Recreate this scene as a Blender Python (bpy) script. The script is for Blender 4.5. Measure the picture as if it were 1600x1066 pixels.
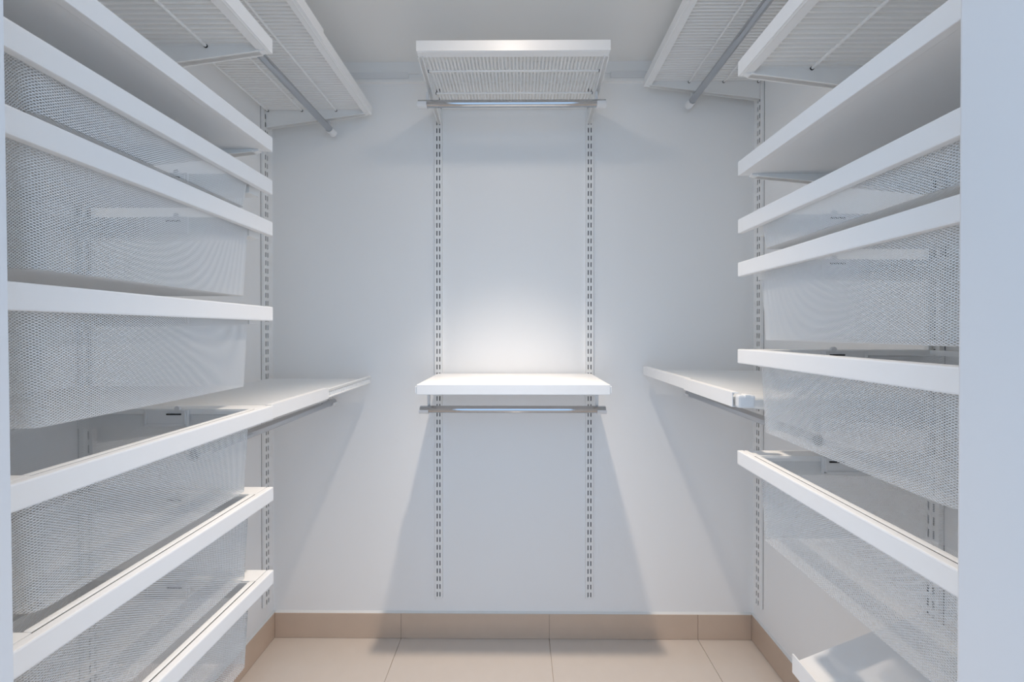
import bpy, bmesh, math
import numpy as np
from mathutils import Vector, Matrix

for o in list(bpy.data.objects):
    bpy.data.objects.remove(o, do_unlink=True)
scene = bpy.context.scene
C = scene.collection

# ------------------------------------------------------------------ camera
F_PX, HC = 580.0, 1.258                       # focal length in pixels of the 1600 px frame, eye height
cam_d = bpy.data.cameras.new('camera')
cam = bpy.data.objects.new('camera', cam_d)
C.objects.link(cam)
cam_d.sensor_width = 36.0
cam_d.lens = 36.0 * F_PX / 1600.0
cam_d.clip_start = 0.01
cam_d.shift_x = -6.5 / 1600.0
cam_d.shift_y = -13.0 / 1600.0
cam.location = (0, 0, HC)
cam.rotation_euler = (math.pi / 2 - 0.0044, 0, 0.0060)
scene.camera = cam

# ------------------------------------------------------------------ world, exposure
world = bpy.data.worlds.new('world')
scene.world = world
world.use_nodes = True
bg = world.node_tree.nodes['Background']
bg.inputs['Color'].default_value = (0.49, 0.71, 1.0, 1)
bg.inputs['Strength'].default_value = 1.42
scene.view_settings.view_transform = 'Standard'
scene.view_settings.look = 'None'
scene.view_settings.gamma = 1.0
scene.view_settings.use_curve_mapping = False
scene.view_settings.exposure = 0.27
scene.cycles.max_bounces = 10
scene.cycles.diffuse_bounces = 8
scene.cycles.glossy_bounces = 6

LAMP = (-0.03, 0.886)                          # recessed ceiling downlight
LAMP_POWER = 84.0
LAMP_COLOR = (1.0, 0.86, 0.72)

# ------------------------------------------------------------------ dimensions of the closet
WL, WR, YB, ZC = -1.009, 0.959, 1.520, 2.358
YF = 0.300                                     # closet side of the door wall
JL, JR = -0.4185, 0.3553                       # door opening

# ------------------------------------------------------------------ materials
def mat(name, col, rough=0.5, metal=0.0, bump=0.0, scale=200.0, var=0.0, spec=0.5, emit=None, emit_s=0.0):
    m = bpy.data.materials.new(name)
    m.use_nodes = True
    nt = m.node_tree
    b = nt.nodes['Principled BSDF']
    b.inputs['Base Color'].default_value = (*col, 1)
    b.inputs['Roughness'].default_value = rough
    b.inputs['Metallic'].default_value = metal
    b.inputs['Specular IOR Level'].default_value = spec
    if emit:
        b.inputs['Emission Color'].default_value = (*emit, 1)
        b.inputs['Emission Strength'].default_value = emit_s
    if bump or var:
        tc = nt.nodes.new('ShaderNodeTexCoord')
        nz = nt.nodes.new('ShaderNodeTexNoise')
        nz.inputs['Scale'].default_value = scale
        nz.inputs['Detail'].default_value = 4
        nt.links.new(tc.outputs['Object'], nz.inputs['Vector'])
        if bump:
            bp = nt.nodes.new('ShaderNodeBump')
            bp.inputs['Strength'].default_value = bump
            bp.inputs['Distance'].default_value = 0.002
            nt.links.new(nz.outputs['Fac'], bp.inputs['Height'])
            nt.links.new(bp.outputs['Normal'], b.inputs['Normal'])
        if var:
            mx = nt.nodes.new('ShaderNodeMix')
            mx.data_type = 'RGBA'
            mx.inputs['A'].default_value = (*[c * (1 - var) for c in col], 1)
            mx.inputs['B'].default_value = (*[min(1, c * (1 + var)) for c in col], 1)
            nt.links.new(nz.outputs['Fac'], mx.inputs['Factor'])
            nt.links.new(mx.outputs['Result'], b.inputs['Base Color'])
    return m

M = {
    'wall': mat('wall_paint', (0.925, 0.92, 0.91), 0.75, bump=0.06, scale=260, spec=0.25),
    'ceiling': mat('ceiling_paint', (0.94, 0.925, 0.90), 0.85, bump=0.05, scale=200, spec=0.2),
    'jamb': mat('door_jamb_paint', (0.78, 0.73, 0.70), 0.5, bump=0.03, scale=300),
    'laminate': mat('white_laminate', (0.92, 0.915, 0.91), 0.38, bump=0.015, scale=700),
    'steel': mat('white_powder_coat', (0.91, 0.905, 0.89), 0.42, bump=0.02, scale=900),
    'mesh': mat('white_mesh_steel', (0.89, 0.89, 0.885), 0.5),
    'plastic': mat('white_plastic', (0.82, 0.82, 0.82), 0.3),
    'chrome': mat('chrome', (0.52, 0.53, 0.55), 0.07, metal=1.0),
    'floor_tile': mat('beige_porcelain', (0.69, 0.61, 0.54), 0.12, var=0.03, scale=18),
    'base_tile': mat('tan_porcelain', (0.62, 0.48, 0.375), 0.18, var=0.05, scale=14),
    'grout': mat('grout', (0.56, 0.47, 0.39), 0.9, bump=0.1, scale=600),
    'caulk': mat('white_caulk', (0.80, 0.79, 0.76), 0.6),
    'gap_shade': mat('grey_gap_shade', (0.16, 0.16, 0.165), 0.7),  # grey standing in for shade in the standards' slots and wall gaps
    'dark': mat('dark_recess_shade', (0.02, 0.02, 0.02), 0.8),  # near-black standing in for shade inside gaps and holes
    'lens': mat('lamp_lens', (0.9, 0.9, 0.9), 0.4, emit=LAMP_COLOR, emit_s=58.0),
}

# ------------------------------------------------------------------ mesh helpers
class MB:
    def __init__(self):
        self.v, self.f = [], []
    def add(self, vs, fs):
        n = len(self.v)
        self.v += [tuple(p) for p in vs]
        self.f += [tuple(i + n for i in q) for q in fs]
        return self
    def box(self, x0, x1, y0, y1, z0, z1, bev=0.0):
        if bev:
            bm = bmesh.new()
            bmesh.ops.create_cube(bm, size=1.0)
            for v in bm.verts:
                v.co = Vector(((x0 + x1) / 2 + v.co.x * (x1 - x0), (y0 + y1) / 2 + v.co.y * (y1 - y0), (z0 + z1) / 2 + v.co.z * (z1 - z0)))
            bmesh.ops.bevel(bm, geom=list(bm.edges), offset=bev, segments=2, profile=0.6, affect='EDGES')
            bm.verts.index_update()
            self.add([v.co[:] for v in bm.verts], [[v.index for v in f.verts] for f in bm.faces])
            bm.free()
            return self
        return self.add([(x0, y0, z0), (x1, y0, z0), (x1, y1, z0), (x0, y1, z0), (x0, y0, z1), (x1, y0, z1), (x1, y1, z1), (x0, y1, z1)],
                        [(0, 3, 2, 1), (4, 5, 6, 7), (0, 1, 5, 4), (1, 2, 6, 5), (2, 3, 7, 6), (3, 0, 4, 7)])
    def tube(self, p0, p1, r, n=8, caps=True, a0=0.0, a1=2 * math.pi, up=(0, 0, 1)):
        p0, p1 = Vector(p0), Vector(p1)
        d = (p1 - p0).normalized()
        up = Vector(up)
        if abs(d.dot(up)) > 0.95:
            up = Vector((1, 0, 0))
        s = d.cross(up).normalized()
        t = s.cross(d).normalized()
        full = abs(a1 - a0 - 2 * math.pi) < 1e-6
        k = n if full else n + 1
        vs = []
        for p in (p0, p1):
            for i in range(k):
                a = a0 + (a1 - a0) * i / n
                vs.append(p + (s * math.cos(a) + t * math.sin(a)) * r)
        fs = [(i, (i + 1) % k, k + (i + 1) % k, k + i) for i in range(n)]
        if caps:
            fs += [tuple(range(k - 1, -1, -1)), tuple(range(k, 2 * k))]
        return self.add(vs, fs)
    def prism(self, prof, axis, a0, a1):
        # prof: list of 2D points in the two other axes (in x,y,z order), extruded along axis
        n = len(prof)
        vs = []
        for a in (a0, a1):
            for (p, q) in prof:
                c = [p, q]
                c.insert(axis, a)
                vs.append(tuple(c))
        fs = [tuple(range(n - 1, -1, -1)), tuple(range(n, 2 * n))]
        fs += [(i, (i + 1) % n, n + (i + 1) % n, n + i) for i in range(n)]
        return self.add(vs, fs)
    def mesh(self, name, m, smooth=False):
        me = bpy.data.meshes.new(name)
        me.from_pydata(self.v, [], self.f)
        bm = bmesh.new()
        bm.from_mesh(me)
        bmesh.ops.recalc_face_normals(bm, faces=list(bm.faces))
        bm.to_mesh(me)
        bm.free()
        me.materials.append(M[m])
        if smooth:
            me.polygons.foreach_set('use_smooth', [True] * len(me.polygons))
            try:
                me.set_sharp_from_angle(angle=math.radians(35))
            except Exception:
                pass
        me.update()
        return me
    def build(self, name, m, parent=None, smooth=False):
        return link(name, self.mesh(name, m, smooth), parent)

def link(name, me, parent=None):
    o = bpy.data.objects.new(name, me)
    C.objects.link(o)
    if parent:
        o.parent = parent
    return o

def tag(o, label=None, cat=None, group=None, kind=None):
    for k, v in (('label', label), ('category', cat), ('group', group), ('kind', kind)):
        if v:
            o[k] = v
    return o

def empty(name, loc, rz=0.0):
    o = bpy.data.objects.new(name, None)
    o.empty_display_size = 0.05
    C.objects.link(o)
    o.location = loc
    o.rotation_euler = (0, 0, rz)
    return o

def copy_tree(o, parent=None):
    c = o.copy()
    C.objects.link(c)
    c.parent = parent
    for ch in list(o.children):
        copy_tree(ch, c)
    return c

# wall frames: local x runs along the wall, local y points out of the wall
RZ = {'left': -math.pi / 2, 'right': math.pi / 2, 'back': math.pi}
def at_wall(side, along, z, out=0.0):
    if side == 'left':
        return (WL + out, along, z)
    if side == 'right':
        return (WR - out, along, z)
    return (along, YB - out, z)

# ================================================================== the setting
def struct(name, mb, m, label=None, cat=None):
    return tag(mb.build(name, m), label, cat, kind='structure')

# floor: grout bed with porcelain tiles
floor = struct('floor', MB().box(-2.2, 2.2, -2.4, YB + 0.12, -0.06, -0.004), 'grout', 'beige porcelain tile floor', 'floor')
TILE = 0.606
xj = [-0.480 + TILE * k for k in range(-3, 5)]
yj = [YB - 0.40 - TILE * k for k in range(-1, 6)]
g = 0.0010
tile_me = {}
for i in range(len(xj) - 1):
    for j in range(len(yj) - 1):
        x0, x1 = max(xj[i], -2.2) + g, min(xj[i + 1], 2.2) - g
        y1, y0 = min(yj[j], YB + 0.1) - g, max(yj[j + 1], -2.4) + g
        key = (round(x1 - x0, 4), round(y1 - y0, 4))
        if key not in tile_me:
            w, d = key[0] / 2, key[1] / 2
            tile_me[key] = MB().box(-w, w, -d, d, -0.010, 0.0, bev=0.0007).mesh('floor_tile', 'floor_tile')
        t = link('tile', tile_me[key], floor)
        t.location = ((x0 + x1) / 2, (y0 + y1) / 2, 0)

struct('ceiling', MB().box(WL - 0.12, WR + 0.12, 0.18, YB + 0.12, ZC, ZC + 0.12), 'ceiling', 'plain white painted closet ceiling', 'ceiling')
struct('wall_back', MB().box(WL - 0.12, WR + 0.12, YB, YB + 0.12, -0.02, ZC), 'wall', 'white painted back wall of the closet', 'wall')
struct('wall_left', MB().box(WL - 0.12, WL, YF, YB, -0.02, ZC), 'wall', 'white painted closet wall behind the six-drawer column', 'wall')
struct('wall_right', MB().box(WR, WR + 0.12, YF, YB, -0.02, ZC), 'wall', 'white painted closet wall behind the four-drawer column', 'wall')
wf = MB()
wf.box(-1.9, JL - 0.02, 0.18, YF, -0.02, 2.6).box(JR + 0.02, 1.9, 0.18, YF, -0.02, 2.6).box(JL - 0.02, JR + 0.02, 0.18, YF, 2.12, 2.6)
struct('wall_front', wf, 'wall', 'white painted wall around the closet doorway', 'wall')
jb = MB()
lean = 0.0094                                   # this jamb stands slightly out of plumb
jx = lambda z: JL - (z - HC) * lean
jb.prism([(jx(0) - 0.026, 0.0), (jx(0), 0.0), (jx(2.12), 2.12), (jx(2.12) - 0.026, 2.12)], 1, 0.178, YF + 0.002)
jb.box(JR, JR + 0.02, 0.178, YF + 0.002, 0.0, 2.12, bev=0.0015)
jb.box(JL, JR, 0.178, YF + 0.002, 2.10, 2.12)
struct('trim_1', jb, 'jamb', 'pale painted door jamb at the closet entrance', 'door jamb')

# tan porcelain baseboard tiles, each piece its own object
BH, BT = 0.102, 0.010
def baseboard(name, side, joints, label):
    root = MB()
    for q in range(len(joints) - 1):
        pass
    a0, a1 = joints[0], joints[-1]
    c = (a0 + a1) / 2
    o = tag(root.box(-(a1 - a0) / 2, (a1 - a0) / 2, 0.0, BT - 0.003, 0.0, BH - 0.002).build(name, 'grout'), label, 'baseboard', kind='structure')
    o.location = at_wall(side, c, 0.0)
    o.rotation_euler = (0, 0, RZ[side])
    sg = 1 if side == 'right' else -1
    for q in range(len(joints) - 1):
        b0, b1 = joints[q] + 0.0008 - c, joints[q + 1] - 0.0008 - c
        if sg < 0:
            b0, b1 = -b1, -b0
        MB().box(b0, b1, 0.001, BT, 0.001, BH, bev=0.0008).build('tile', 'base_tile', o)
    MB().prism([(0.0, BH), (0.0, BH + 0.005), (BT - 0.002, BH)], 0, -(a1 - a0) / 2, (a1 - a0) / 2).build('caulk_line', 'caulk', o)
    return o
baseboard('baseboard_back', 'back', [WL + BT, -0.480, 0.126, 0.731, WR - BT], 'tan porcelain baseboard tiles along the back wall')
baseboard('baseboard_left', 'left', [YF, YB - 1.212 + 0.2, YB - 0.606 + 0.2, YB], 'tan porcelain baseboard tiles below the six-drawer column')
baseboard('baseboard_right', 'right', [YF, YB - 1.10, YB - 0.50, YB], 'tan porcelain baseboard tiles below the four-drawer column')

# ------------------------------------------------------------------ ceiling downlight (just above the frame)
dl = tag(empty('ceiling_downlight', (LAMP[0], LAMP[1], ZC)), 'small round recessed ceiling downlight in the middle of the closet', 'light')
ring = MB()
n = 40
prof = [(0.046, 0.0), (0.046, -0.006), (0.052, -0.010), (0.062, -0.008), (0.068, 0.0)]
vs, fs = [], []
for i in range(n):
    a = 2 * math.pi * i / n
    for (r, z) in prof:
        vs.append((r * math.cos(a), r * math.sin(a), z))
k = len(prof)
for i in range(n):
    for j in range(k - 1):
        i2 = (i + 1) % n
        fs.append((i * k + j, i2 * k + j, i2 * k + j + 1, i * k + j + 1))
ring.add(vs, fs)
ring.build('trim_ring', 'plastic', dl, smooth=True)
MB().tube((0, 0, -0.001), (0, 0, -0.0025), 0.0455, 32).build('lens', 'lens', dl)
ld = bpy.data.lights.new('downlight_lamp', 'SPOT')
ld.shadow_soft_size = 0.026
ld.spot_size = math.radians(74)
ld.spot_blend = 1.0
ld.energy = LAMP_POWER
ld.color = LAMP_COLOR
lo = bpy.data.objects.new('lamp', ld)
C.objects.link(lo)
lo.parent = dl
lo.location = (0, 0, -0.011)

# ================================================================== hang standards and top tracks
SZ0, SZ1, SP, SHW = 0.166, 2.270, 0.012, 0.0155
def standard_mesh():
    pitch, sh = 0.032, 0.019
    xs = [-SHW, -0.0076, -0.0036, 0.0036, 0.0076, SHW]
    H = SZ1 - SZ0
    zs, slot = [0.0], []
    z = 0.008
    while z + sh < H - 0.004:
        zs += [z, z + sh]
        slot += [False, True]
        z += pitch
    zs.append(H)
    slot.append(False)
    mb = MB()
    nx = len(xs)
    vs = [(x, SP, zz) for zz in zs for x in xs]
    fs = []
    for j in range(len(zs) - 1):
        for i in range(nx - 1):
            if slot[j] and i in (1, 3):
                continue
            fs.append((j * nx + i, j * nx + i + 1, (j + 1) * nx + i + 1, (j + 1) * nx + i))
    mb.add(vs, fs)
    for s in (-1, 1):
        mb.box(s * SHW - 0.0006, s * SHW + 0.0006, 0.0, SP, 0.0, H)
    mb.box(-SHW, SHW, 0.0, SP, H - 0.001, H).box(-SHW, SHW, 0.0, SP, 0.0, 0.001)
    me = bpy.data.meshes.new('hang_standard')
    me.from_pydata(mb.v, [], mb.f)
    me.materials.append(M['steel'])
    return me
std_me = standard_mesh()
std_shade = {'back': MB().box(-SHW, SHW, 0.0002, 0.0009, 0.001, SZ1 - SZ0 - 0.001).mesh('shade_strip', 'gap_shade'),  # grey sheet paints the shade seen through the slots
            'left': MB().box(-SHW, SHW + 0.0016, 0.0002, 0.0009, 0.001, SZ1 - SZ0 - 0.001).mesh('shade_strip', 'gap_shade'),  # overhang paints a shadow line along the side-wall standards
            'right': MB().box(-SHW - 0.0016, SHW, 0.0002, 0.0009, 0.001, SZ1 - SZ0 - 0.001).mesh('shade_strip', 'gap_shade')}
YS0, YS1 = 1.466, 0.860                         # far and near standards of the side walls
YN = 0.413
for side, a, lab in [
    ('back', -0.3254, 'slotted white hang standard on the back wall, on the six-drawer side'),
    ('back', 0.2890, 'slotted white hang standard on the back wall, on the four-drawer side'),
    ('left', YS0, 'slotted white hang standard in the corner past the six-drawer column'),
    ('left', YS1, 'slotted white hang standard behind the far ends of the six drawers'),
    ('left', YN, 'slotted white hang standard behind the near ends of the six drawers'),
    ('right', YS0 + 0.006, 'slotted white hang standard in the corner past the four-drawer column'),
    ('right', YS1 - 0.004, 'slotted white hang standard behind the far ends of the four drawers'),
    ('right', YN, 'slotted white hang standard behind the near ends of the four drawers')]:
    o = tag(link('hang_standard', std_me), lab, 'shelf standard', 'slotted hang standards on the closet walls')
    o.location = at_wall(side, a, SZ0)
    o.rotation_euler = (0, 0, RZ[side])
    link('shade_strip', std_shade[side], o)

def top_track(side, a0, a1, covers, label):
    c = (a0 + a1) / 2
    o = tag(empty('top_track', at_wall(side, c, 2.267), RZ[side]), label, 'shelf track', 'wall-mounted top tracks')
    L = (a1 - a0) / 2
    sg = 1 if side == 'right' else -1
    pr = [(0, 0), (0.015, 0), (0.015, 0.012), (0.012, 0.014), (0.005, 0.014), (0.005, 0.038), (0.010, 0.038), (0.010, 0.043), (0, 0.043)]
    MB().prism(pr, 0, -L, L).build('rail', 'steel', o)
    for (b0, b1) in covers:
        b0, b1 = sorted(((b0 - c) * sg, (b1 - c) * sg))
        MB().box(b0, b1, 0.005, 0.0125, 0.0145, 0.0415, bev=0.001).build('track_cover', 'plastic', o)
    return o
top_track('back', WL + 0.001, WR - 0.001, [(WL + 0.002, -0.447), (0.373, WR - 0.002)], 'thin white top track running across the back wall')
top_track('left', 0.36, YB - 0.017, [(0.36, YB - 0.02)], 'white top track above the six-drawer column')
top_track('right', 0.36, YB - 0.017, [(0.36, YB - 0.02)], 'white top track above the four-drawer column')

# ================================================================== mesh drawers
FH = 0.033                                      # height of the white shelf and drawer fronts
def rr_contour(hx, y0, y1, r, s):
    """points on a rounded rectangle |x|<hx, y0<y<y1 for normalised arc positions s (numpy)"""
    w, d = 2 * hx - 2 * r, (y1 - y0) - 2 * r
    q = math.pi * r / 2
    segs = [w, q, d, q, w, q, d, q]
    cum = np.concatenate([[0], np.cumsum(segs)])
    L = cum[-1]
    t = (s % 1.0) * L
    x, y = np.zeros_like(t), np.zeros_like(t)
    cx, cy0, cy1 = hx - r, y0 + r, y1 - r
    for k in range(8):
        m = (t >= cum[k] - 1e-9) & (t <= cum[k + 1] + 1e-9)
        u = t[m] - cum[k]
        if k == 0: x[m], y[m] = -cx + u, y1
        if k == 1: a = u / r; x[m], y[m] = cx + r * np.sin(a), cy1 + r * np.cos(a)
        if k == 2: x[m], y[m] = hx, cy1 - u
        if k == 3: a = u / r; x[m], y[m] = cx + r * np.cos(a), cy0 - r * np.sin(a)
        if k == 4: x[m], y[m] = cx - u, y0
        if k == 5: a = u / r; x[m], y[m] = -cx - r * np.sin(a), cy0 - r * np.cos(a)
        if k == 6: x[m], y[m] = -hx, cy0 + u
        if k == 7: a = u / r; x[m], y[m] = -cx - r * np.cos(a), cy1 + r * np.sin(a)
    return x, y, L

PA, PB, SW = 0.0052, 0.00357, 0.00100           # mesh hole pitch along and up, strand width
BHX, BY0, BY1, BR = 0.1905, 0.034, 0.4145, 0.018 # basket half width, back, front, corner radius
def strands(ni, nj, a, b):
    """diamond lattice: flat strand quads in (u,v) metres, n x 4 x 2"""
    I, J = np.meshgrid(np.arange(ni), np.arange(nj), indexing='ij')
    ok = (I + J) % 2 == 0
    I, J = I[ok], J[ok]
    out = []
    for dx in (-1, 1):
        p0 = np.stack([I * a / 2, J * b / 2], 1)
        d = np.array([dx * a / 2, b / 2])
        nrm = np.array([-d[1], d[0]]) / np.linalg.norm(d) * SW / 2
        p1 = p0 + d
        q = np.stack([p0 - nrm, p0 + nrm, p1 + nrm, p1 - nrm], 1)
        h = np.empty(q.shape[:2] + (1,))          # each strand is twisted out of the sheet a little
        h[:] = np.array([-1, 1, 1, -1])[None, :, None] * 0.00022 * dx
        out.append(np.concatenate([q, h], 2))
    return np.concatenate(out)
def basket_mesh(H):
    hx0, y00, y10 = BHX - 0.011, BY0 + 0.008, BY1 - 0.005      # smaller bottom
    Ht = H - 0.008
    _, _, L = rr_contour(BHX, BY0, BY1, BR, np.zeros(1))
    ni = 2 * round(L / PA)
    nj = round(Ht / (PB / 2))
    a, b = 2 * L / ni, 2 * Ht / nj
    q = strands(ni, nj, a, b).reshape(-1, 3)
    s, t, e = q[:, 0] / L, np.clip(q[:, 1] / Ht, 0, 1), q[:, 2]
    xt, yt, _ = rr_contour(BHX, BY0, BY1, BR, s)
    xb, yb, _ = rr_contour(hx0, y00, y10, BR - 0.004, s)
    P = np.stack([xb + (xt - xb) * t, yb + (yt - yb) * t, t * Ht], 1)
    rad = P[:, :2] - np.array([0.0, (BY0 + BY1) / 2])
    rad /= np.linalg.norm(rad, axis=1)[:, None]
    P[:, :2] += rad * e[:, None]
    # bottom sheet
    W, D = 2 * hx0, y10 - y00
    ni, nj = round(W / (PA / 2)), round(D / (PB / 2))
    q = strands(ni, nj, 2 * W / ni, 2 * D / nj)
    r = BR - 0.004
    cx = np.abs(q[:, :, 0] - W / 2) - (W / 2 - r)
    cy = np.abs(q[:, :, 1] - D / 2) - (D / 2 - r)
    inside = (np.hypot(np.maximum(cx, 0), np.maximum(cy, 0)) <= r + 0.0004).all(1)
    q = q[inside].reshape(-1, 3)
    B = np.stack([q[:, 0] - hx0, q[:, 1] + y00, q[:, 2]], 1)
    V = np.concatenate([P, B])
    nq = len(V) // 4
    me = bpy.data.meshes.new('mesh_basket')
    me.vertices.add(len(V))
    me.vertices.foreach_set('co', V.astype(np.float32).ravel())
    me.loops.add(nq * 4)
    me.loops.foreach_set('vertex_index', np.arange(nq * 4, dtype=np.int32))
    me.polygons.add(nq)
    me.polygons.foreach_set('loop_start', np.arange(0, nq * 4, 4, dtype=np.int32))
    me.update(calc_edges=True)
    me.materials.append(M['mesh'])
    return me

DHL = 0.2305                                    # half length of drawer front
def make_drawer(H):
    root = empty('mesh_drawer', (0, 0, 0))
    bk = tag(link('mesh_basket', basket_mesh(H), root), kind='stuff')
    # rim: rolled steel frame round the top of the basket
    r = MB()
    r.box(-DHL + 0.001, -BHX, 0.030, 0.4185, H - 0.005, H - 0.0004, bev=0.0012)
    r.box(BHX, DHL - 0.001, 0.030, 0.4185, H - 0.005, H - 0.0004, bev=0.0012)
    r.box(-BHX, BHX, 0.022, BY0 + 0.001, H - 0.005, H - 0.0004, bev=0.0012)
    r.box(-BHX, BHX, BY1 - 0.0085, 0.4185, H - 0.009, H, bev=0.0030)
    # lip turned down inside the mesh
    for s in (-1, 1):
        r.box(s * BHX - 0.001, s * BHX + 0.001, BY0, BY1 - 0.008, H - 0.012, H - 0.004)
        r.box(s * (DHL - 0.001) - 0.0015, s * (DHL - 0.001) + 0.0015, 0.030, 0.4185, H - 0.014, H - 0.003)
    r.box(-BHX, BHX, BY0 - 0.001, BY0 + 0.001, H - 0.012, H - 0.004)
    r.build('rim', 'steel', root)
    f = MB().box(-DHL, DHL, 0.4203, 0.435, H - FH, H, bev=0.0026)
    f.build('front', 'laminate', root)
    MB().box(-BHX, BHX, 0.4186, 0.4202, H - 0.020, H - 0.0010).build('seam_shade', 'dark', root)  # dark filler paints the shade in the gap behind the front
    # moulded stops hung inside both ends
    for s in (-1, 1):
        x0, x1 = sorted((s * (BHX - 0.0015), s * (BHX - 0.0065)))
        st = MB().box(x0, x1, 0.175, 0.275, H - 0.040, H - 0.001, bev=0.0022)
        xi = s * (BHX - 0.0065)
        xa, xb = sorted((xi, xi - s * 0.0022))
        st.box(xa, xb, 0.179, 0.184, H - 0.036, H - 0.003, bev=0.001).box(xa, xb, 0.266, 0.271, H - 0.036, H - 0.003, bev=0.001)
        st.box(xa, xb, 0.179, 0.271, H - 0.037, H - 0.032, bev=0.001)
        so = st.build('end_stop', 'plastic', root)
        MB().box(xa, xb, 0.228, 0.260, H - 0.0125, H - 0.0095).build('slot', 'dark', so)  # solid bar, the slot's inner shade put into its dark colour
        MB().tube((x0, 0.250, H + 0.001), (x1, 0.250, H + 0.001), 0.006, 16).build('knob', 'plastic', so, smooth=True)
    return root

YD = 0.6355                                     # middle of both drawer columns
HT, HS = 0.178, 0.080
tall = make_drawer(HT)
short = make_drawer(HS)
left_tops = [(1.610, 's'), (1.513, 't'), (1.3145, 't'), (1.084, 't'), (0.893, 't'), (0.698, 't')]
right_tops = [(1.517, 's'), (1.417, 't'), (1.2164, 't'), (0.981, 't')]
used = set()
LW = ['shallow white mesh drawer right under the solid shelf in the six-drawer column',
      'deep white mesh drawer just below the shallow one in the six-drawer column',
      'deep white mesh drawer third from the top in the six-drawer column',
      'deep white mesh drawer fourth from the top of six, its stop plate showing',
      'deep white mesh drawer second from the bottom in the six-drawer column',
      'lowest deep white mesh drawer of the six, nearest the floor']
RW = ['shallow white mesh drawer right under the solid shelf in the four-drawer column',
      'deep white mesh drawer just below the shallow one in the four-drawer column',
      'deep white mesh drawer second from the bottom in the four-drawer column',
      'lowest deep white mesh drawer of the four, above the slanted shoe shelf']
for side, tops, labs, out in (('left', left_tops, LW, 0.0), ('right', right_tops, RW, 0.015)):
    for (zt, kd), lab in zip(tops, labs):
        src, H = (short, HS) if kd == 's' else (tall, HT)
        o = src if kd not in used else copy_tree(src)
        used.add(kd)
        o.location = at_wall(side, YD, zt - H, out)
        o.rotation_euler = (0, 0, RZ[side])
        tag(o, lab, 'drawer', 'white mesh drawers with solid fronts')

def drawer_frame(side, tops, label):
    """hang-on frame: two rear uprights on the standards with a runner for every drawer"""
    zb = min(t for t, _ in tops) - 0.06
    o = tag(empty('drawer_frame', at_wall(side, YD, zb), RZ[side]), label, 'drawer frame')
    zt = max(t for t, _ in tops) - zb
    for s in (-1, 1):
        MB().box(s * 0.2235 - 0.005, s * 0.2235 + 0.005, SP + 0.0005, 0.021, 0.0, zt, bev=0.001).build('upright', 'steel', o)
    for (t, _) in tops:
        z = t - zb
        for s in (-1, 1):
            a0, a1 = sorted((s * 0.1945, s * 0.2265))
            pf = 0.330 if s == (1 if side == 'left' else -1) else 0.405   # the runners at the doorway end stop short
            MB().prism([(0.0135, z - 0.046), (0.20, z - 0.046), (pf, z - 0.041), (pf, z - 0.0145), (0.0135, z - 0.0145)], 0, a0, a1).build('runner', 'steel', o)
    return o
drawer_frame('left', left_tops, 'white steel hang-on frame carrying the six-drawer column')
drawer_frame('right', right_tops, 'white steel hang-on frame carrying the four-drawer column')

# ================================================================== shelves
def bracket(parent, a, P, ztop, drop0, drop1, name='bracket'):
    """tapering channel bracket under a shelf; drop0 at the wall, drop1 at the front"""
    mb = MB().prism([(SP + 0.0005, ztop), (P, ztop), (P, ztop - drop1), (P - 0.012, ztop - drop1 - 0.003), (SP + 0.0005, ztop - drop0)], 0, a - 0.0055, a + 0.0055)
    mb.prism([(P - 0.012, ztop - drop1 - 0.003), (SP + 0.0005, ztop - drop0), (SP + 0.0005, ztop - drop0 + 0.003), (P - 0.012, ztop - drop1)], 0, a - 0.0085, a + 0.0085)
    return mb.build(name, 'steel', parent)

def solid_shelf(side, along, hl, P, ztop, label, ends=False):
    o = tag(empty('solid_shelf', at_wall(side, along, ztop - 0.05), RZ[side]), label, 'shelf')
    z = 0.05
    MB().box(-hl + 0.001, hl - 0.001, 0.016, P - 0.016, z - FH + 0.001, z - 0.0006).build('board', 'laminate', o)
    MB().box(-hl, hl, P - 0.0158, P, z - FH, z, bev=0.0016).build('front', 'laminate', o)
    for s in (-1, 1):
        bracket(o, s * (hl - 0.0075), P - 0.025, z - FH + 0.0008, 0.046, 0.004)
        if ends:
            MB().box(*sorted((s * (hl + 0.0002), s * (hl + 0.006))), P - 0.013, P - 0.002, z - 0.029, z - 0.006, bev=0.002).build('end_clip', 'plastic', o)
    return o
solid_shelf('left', YD, DHL, 0.435, 1.7095, 'solid white shelf directly above the six-drawer column')
solid_shelf('right', YD, DHL, 0.450, 1.6505, 'solid white shelf directly above the four-drawer column')
solid_shelf('back', -0.0165, 0.311, 0.330, 1.086, 'solid white shelf at mid height on the back wall', ends=True)

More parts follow.
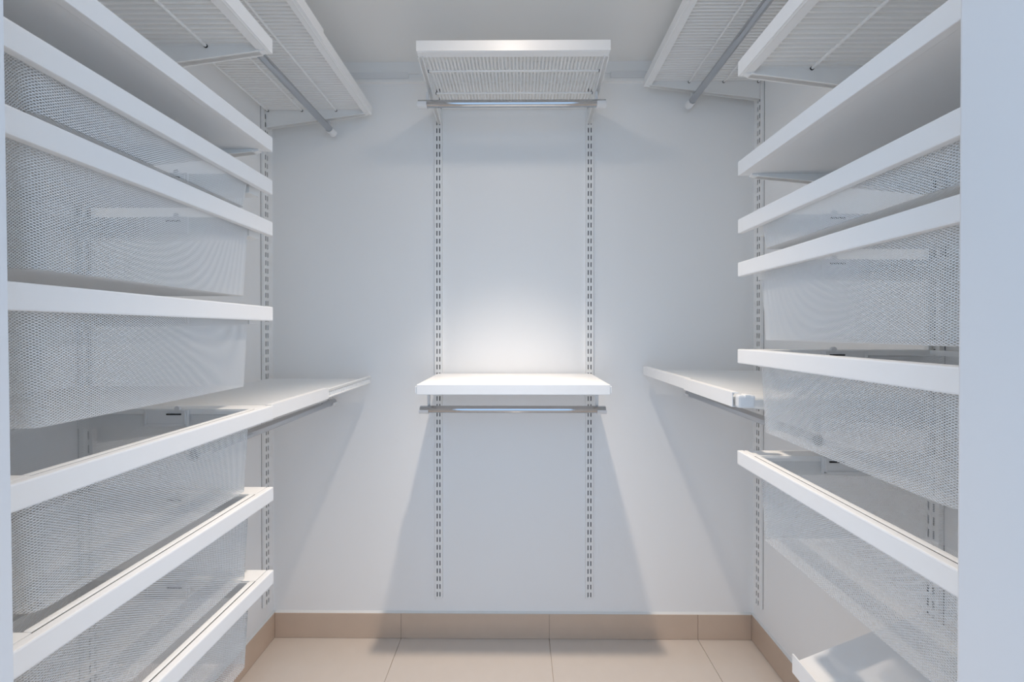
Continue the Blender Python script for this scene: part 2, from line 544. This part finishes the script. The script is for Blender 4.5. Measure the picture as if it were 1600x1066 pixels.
WP, WD = 0.0125, 0.0084                         # wire pitch and thickness
def wire_shelf(side, along, hl, P, zbot, label, covers, rods=(0.020, 0.155, 0.290), flange=0.028, cap=None):
    """ventilated shelf; zbot is the underside of its front strip; covers: (a0, a1, extra) front strips in local x"""
    o = tag(empty('wire_shelf', at_wall(side, along, zbot - 0.08), RZ[side]), label, 'shelf', 'white wire shelves')
    zb = 0.08
    zt = zb + FH
    w = MB()
    nw = int(2 * (hl - 0.006) / WP)
    for i in range(nw + 1):
        x = -nw * WP / 2 + i * WP
        w.tube((x, 0.016, zb + 0.014), (x, P - 0.008, zb + 0.014), WD / 2, 6)
        w.tube((x, P - 0.008, zb + 0.0155), (x, P - 0.008, zb + 0.002), WD / 2, 6)
    tag(w.build('wires', 'steel', o, smooth=True), kind='stuff')
    for p in rods:
        for s in (-1, 1):
            MB().tube((s * (hl - 0.0085), p, zb + 0.009), (s * (hl - 0.0150), p, zb + 0.009), 0.0046, 10).build('rod_end_shade', 'dark', o)  # dark plug paints the shaded hole at each rod end
        MB().tube((-hl + 0.006, p, zb + 0.009), (hl - 0.006, p, zb + 0.009), 0.0034, 8).build('support_rod', 'steel', o, smooth=True)
    for z in (zb + 0.026, zb + 0.002):
        MB().tube((-hl + 0.002, P - 0.006, z), (hl - 0.002, P - 0.006, z), 0.0034, 8).build('front_rod', 'steel', o, smooth=True)
    for (a0, a1, ex) in covers:
        Pf = P + ex
        pr = [(Pf, zb), (Pf, zt), (Pf - 0.016, zt), (Pf - 0.016, zt - 0.002), (Pf - 0.002, zt - 0.002), (Pf - 0.002, zb + 0.0016), (Pf - flange, zb + 0.0016), (Pf - flange, zb)]
        MB().prism(pr, 0, a0, a1).build('front_strip', 'laminate', o)
    for s in (-1, 1):
        bracket(o, s * (hl - 0.0075), P - 0.010, zb + 0.012, 0.070, 0.013)
    if cap:
        a0, a1 = cap
        MB().box(a0, a1, P - 0.036, P + 0.0025, zb - 0.0006, zt - 0.004, bev=0.005).build('end_cap', 'plastic', o)
        MB().box(a0 - 0.0012, a1 + 0.0012, P - 0.024, P - 0.012, zt - 0.008, zt - 0.003, bev=0.001).build('end_clip', 'steel', o)
    return o
# over the drawers
wire_shelf('left', YD, DHL, 0.435, 1.905, 'white wire shelf above the solid shelf of the six-drawer column', [(-DHL, DHL, 0.0)])
wire_shelf('right', YD, DHL, 0.450, 1.848, 'white wire shelf above the solid shelf of the four-drawer column', [(-DHL, DHL, 0.0)])
# top of the back wall
wire_shelf('back', -0.0165, 0.311, 0.330, 2.155, 'white wire shelf near the ceiling on the back wall above a chrome rod', [(-0.311, 0.311, 0.0)], rods=(0.012, 0.103, 0.223))
# corner sections beside the back wall
YC, HCL = 1.1725, 0.3035
wire_shelf('left', YC, HCL, 0.426, 2.118, 'white wire shelf near the ceiling, deep in the corner past the six-drawer column',
           [(YC - 1.10, HCL, 0.006), (-HCL, YC - 1.10, 0.0)])
wire_shelf('right', YC, HCL, 0.463, 2.225, 'white wire shelf near the ceiling, deep in the corner past the four-drawer column',
           [(-HCL, 1.06 - YC, 0.006), (1.06 - YC, HCL, 0.0)])
wire_shelf('left', YC, HCL, 0.424, 1.051, 'white wire shelf at mid height in the corner past the six-drawer column, front strip short',
           [(YC - 1.133, HCL, 0.004)])
wire_shelf('right', YC, HCL, 0.463, 1.085, 'white wire shelf at mid height in the corner past the four-drawer column',
           [(0.850 - YC, 1.097 - YC, 0.008), (1.097 - YC, HCL, 0.0)], cap=(0.834 - YC, 0.8498 - YC))

# slanted shoe shelf under the four drawers
sh = tag(empty('shoe_shelf', at_wall('right', YD, 0.44), RZ['right']), 'slanted white shoe shelf close to the floor below the four drawers', 'shelf')
def slz(p):
    return 0.050 + (0.3045 - p) * 0.404
MB().prism([(0.018, slz(0.018)), (0.3045, slz(0.3045)), (0.3045, slz(0.3045) - 0.012), (0.018, slz(0.018) - 0.012)], 0, -DHL, DHL).build('board', 'laminate', sh)
MB().box(-DHL, DHL, 0.3047, 0.3205, 0.022, 0.040, bev=0.001).box(-DHL, DHL, 0.3175, 0.3210, 0.022, 0.066, bev=0.001).build('front_lip', 'laminate', sh)
for s in (-1, 1):
    MB().prism([(SP + 0.0005, slz(SP) - 0.0125), (0.30, slz(0.30) - 0.0125), (0.30, slz(0.30) - 0.02), (SP + 0.0005, 0.075)], 0, s * 0.2235 - 0.005, s * 0.2235 + 0.005).build('bracket', 'steel', sh)

# ================================================================== chrome rods
def closet_rod(side, along, hl, out, z, ztab, label, stem=0.014):
    """hollow chrome tube lying in two white cradles hooked under the shelf brackets"""
    R = 0.0127
    o = tag(empty('closet_rod', at_wall(side, along, z - 0.016, out), RZ[side]), label, 'closet rod', 'chrome closet rods')
    zc = 0.016
    t = MB()
    t.tube((-hl, 0, zc), (hl, 0, zc), R, 28, caps=False)
    t.tube((-hl, 0, zc), (hl, 0, zc), R - 0.0012, 28, caps=False)
    for s in (-1, 1):
        vs, fs = [], []
        for r in (R, R - 0.0012):
            for i in range(28):
                a = 2 * math.pi * i / 28
                vs.append((s * hl, r * math.cos(a), zc + r * math.sin(a)))
        fs = [(i, (i + 1) % 28, 28 + (i + 1) % 28, 28 + i) for i in range(28)]
        t.add(vs, fs)
    t.build('tube', 'chrome', o, smooth=True)
    for s in (-1, 1):
        h = MB()
        x0, x1 = sorted((s * (hl + 0.003), s * (hl - 0.031)))
        n = 14
        prof = []
        for r, rng in ((R + 0.0035, range(n + 1)), (R + 0.0004, range(n, -1, -1))):
            for i in rng:
                a = math.pi + math.pi * i / n
                prof.append((r * math.cos(a), zc + r * math.sin(a)))
        h.prism(prof, 0, x0, x1)
        xm = s * (hl - stem)
        h.box(xm - 0.005, xm + 0.005, -R - 0.0036, -R - 0.0004, zc - 0.002, zc + (ztab - z), bev=0.0008)
        h.box(xm - 0.004, xm + 0.004, -R - 0.0036, -0.002, zc + R + 0.004, zc + (ztab - z), bev=0.0008)
        h.build('rod_holder', 'plastic', o, smooth=True)
    return o
closet_rod('back', -0.0240, 0.336, 0.180, 2.077, 2.122, 'chrome rod below the wire shelf at the top of the back wall', stem=0.030)
closet_rod('back', -0.0205, 0.334, 0.180, 0.975, 1.0285, 'chrome rod below the solid shelf at mid height on the back wall', stem=0.028)
closet_rod('left', (1.49 + 0.848) / 2, 0.321, 0.264, 2.056, 2.094, 'chrome rod near the ceiling in the corner past the six-drawer column')
closet_rod('left', (1.49 + 0.848) / 2, 0.321, 0.264, 0.974, 1.027, 'chrome rod at mid height in the corner past the six-drawer column')
closet_rod('right', (1.49 + 0.848) / 2, 0.321, 0.278, 2.161, 2.200, 'chrome rod near the ceiling in the corner past the four-drawer column')
closet_rod('right', (1.49 + 0.848) / 2, 0.321, 0.278, 1.010, 1.060, 'chrome rod at mid height in the corner past the four-drawer column')
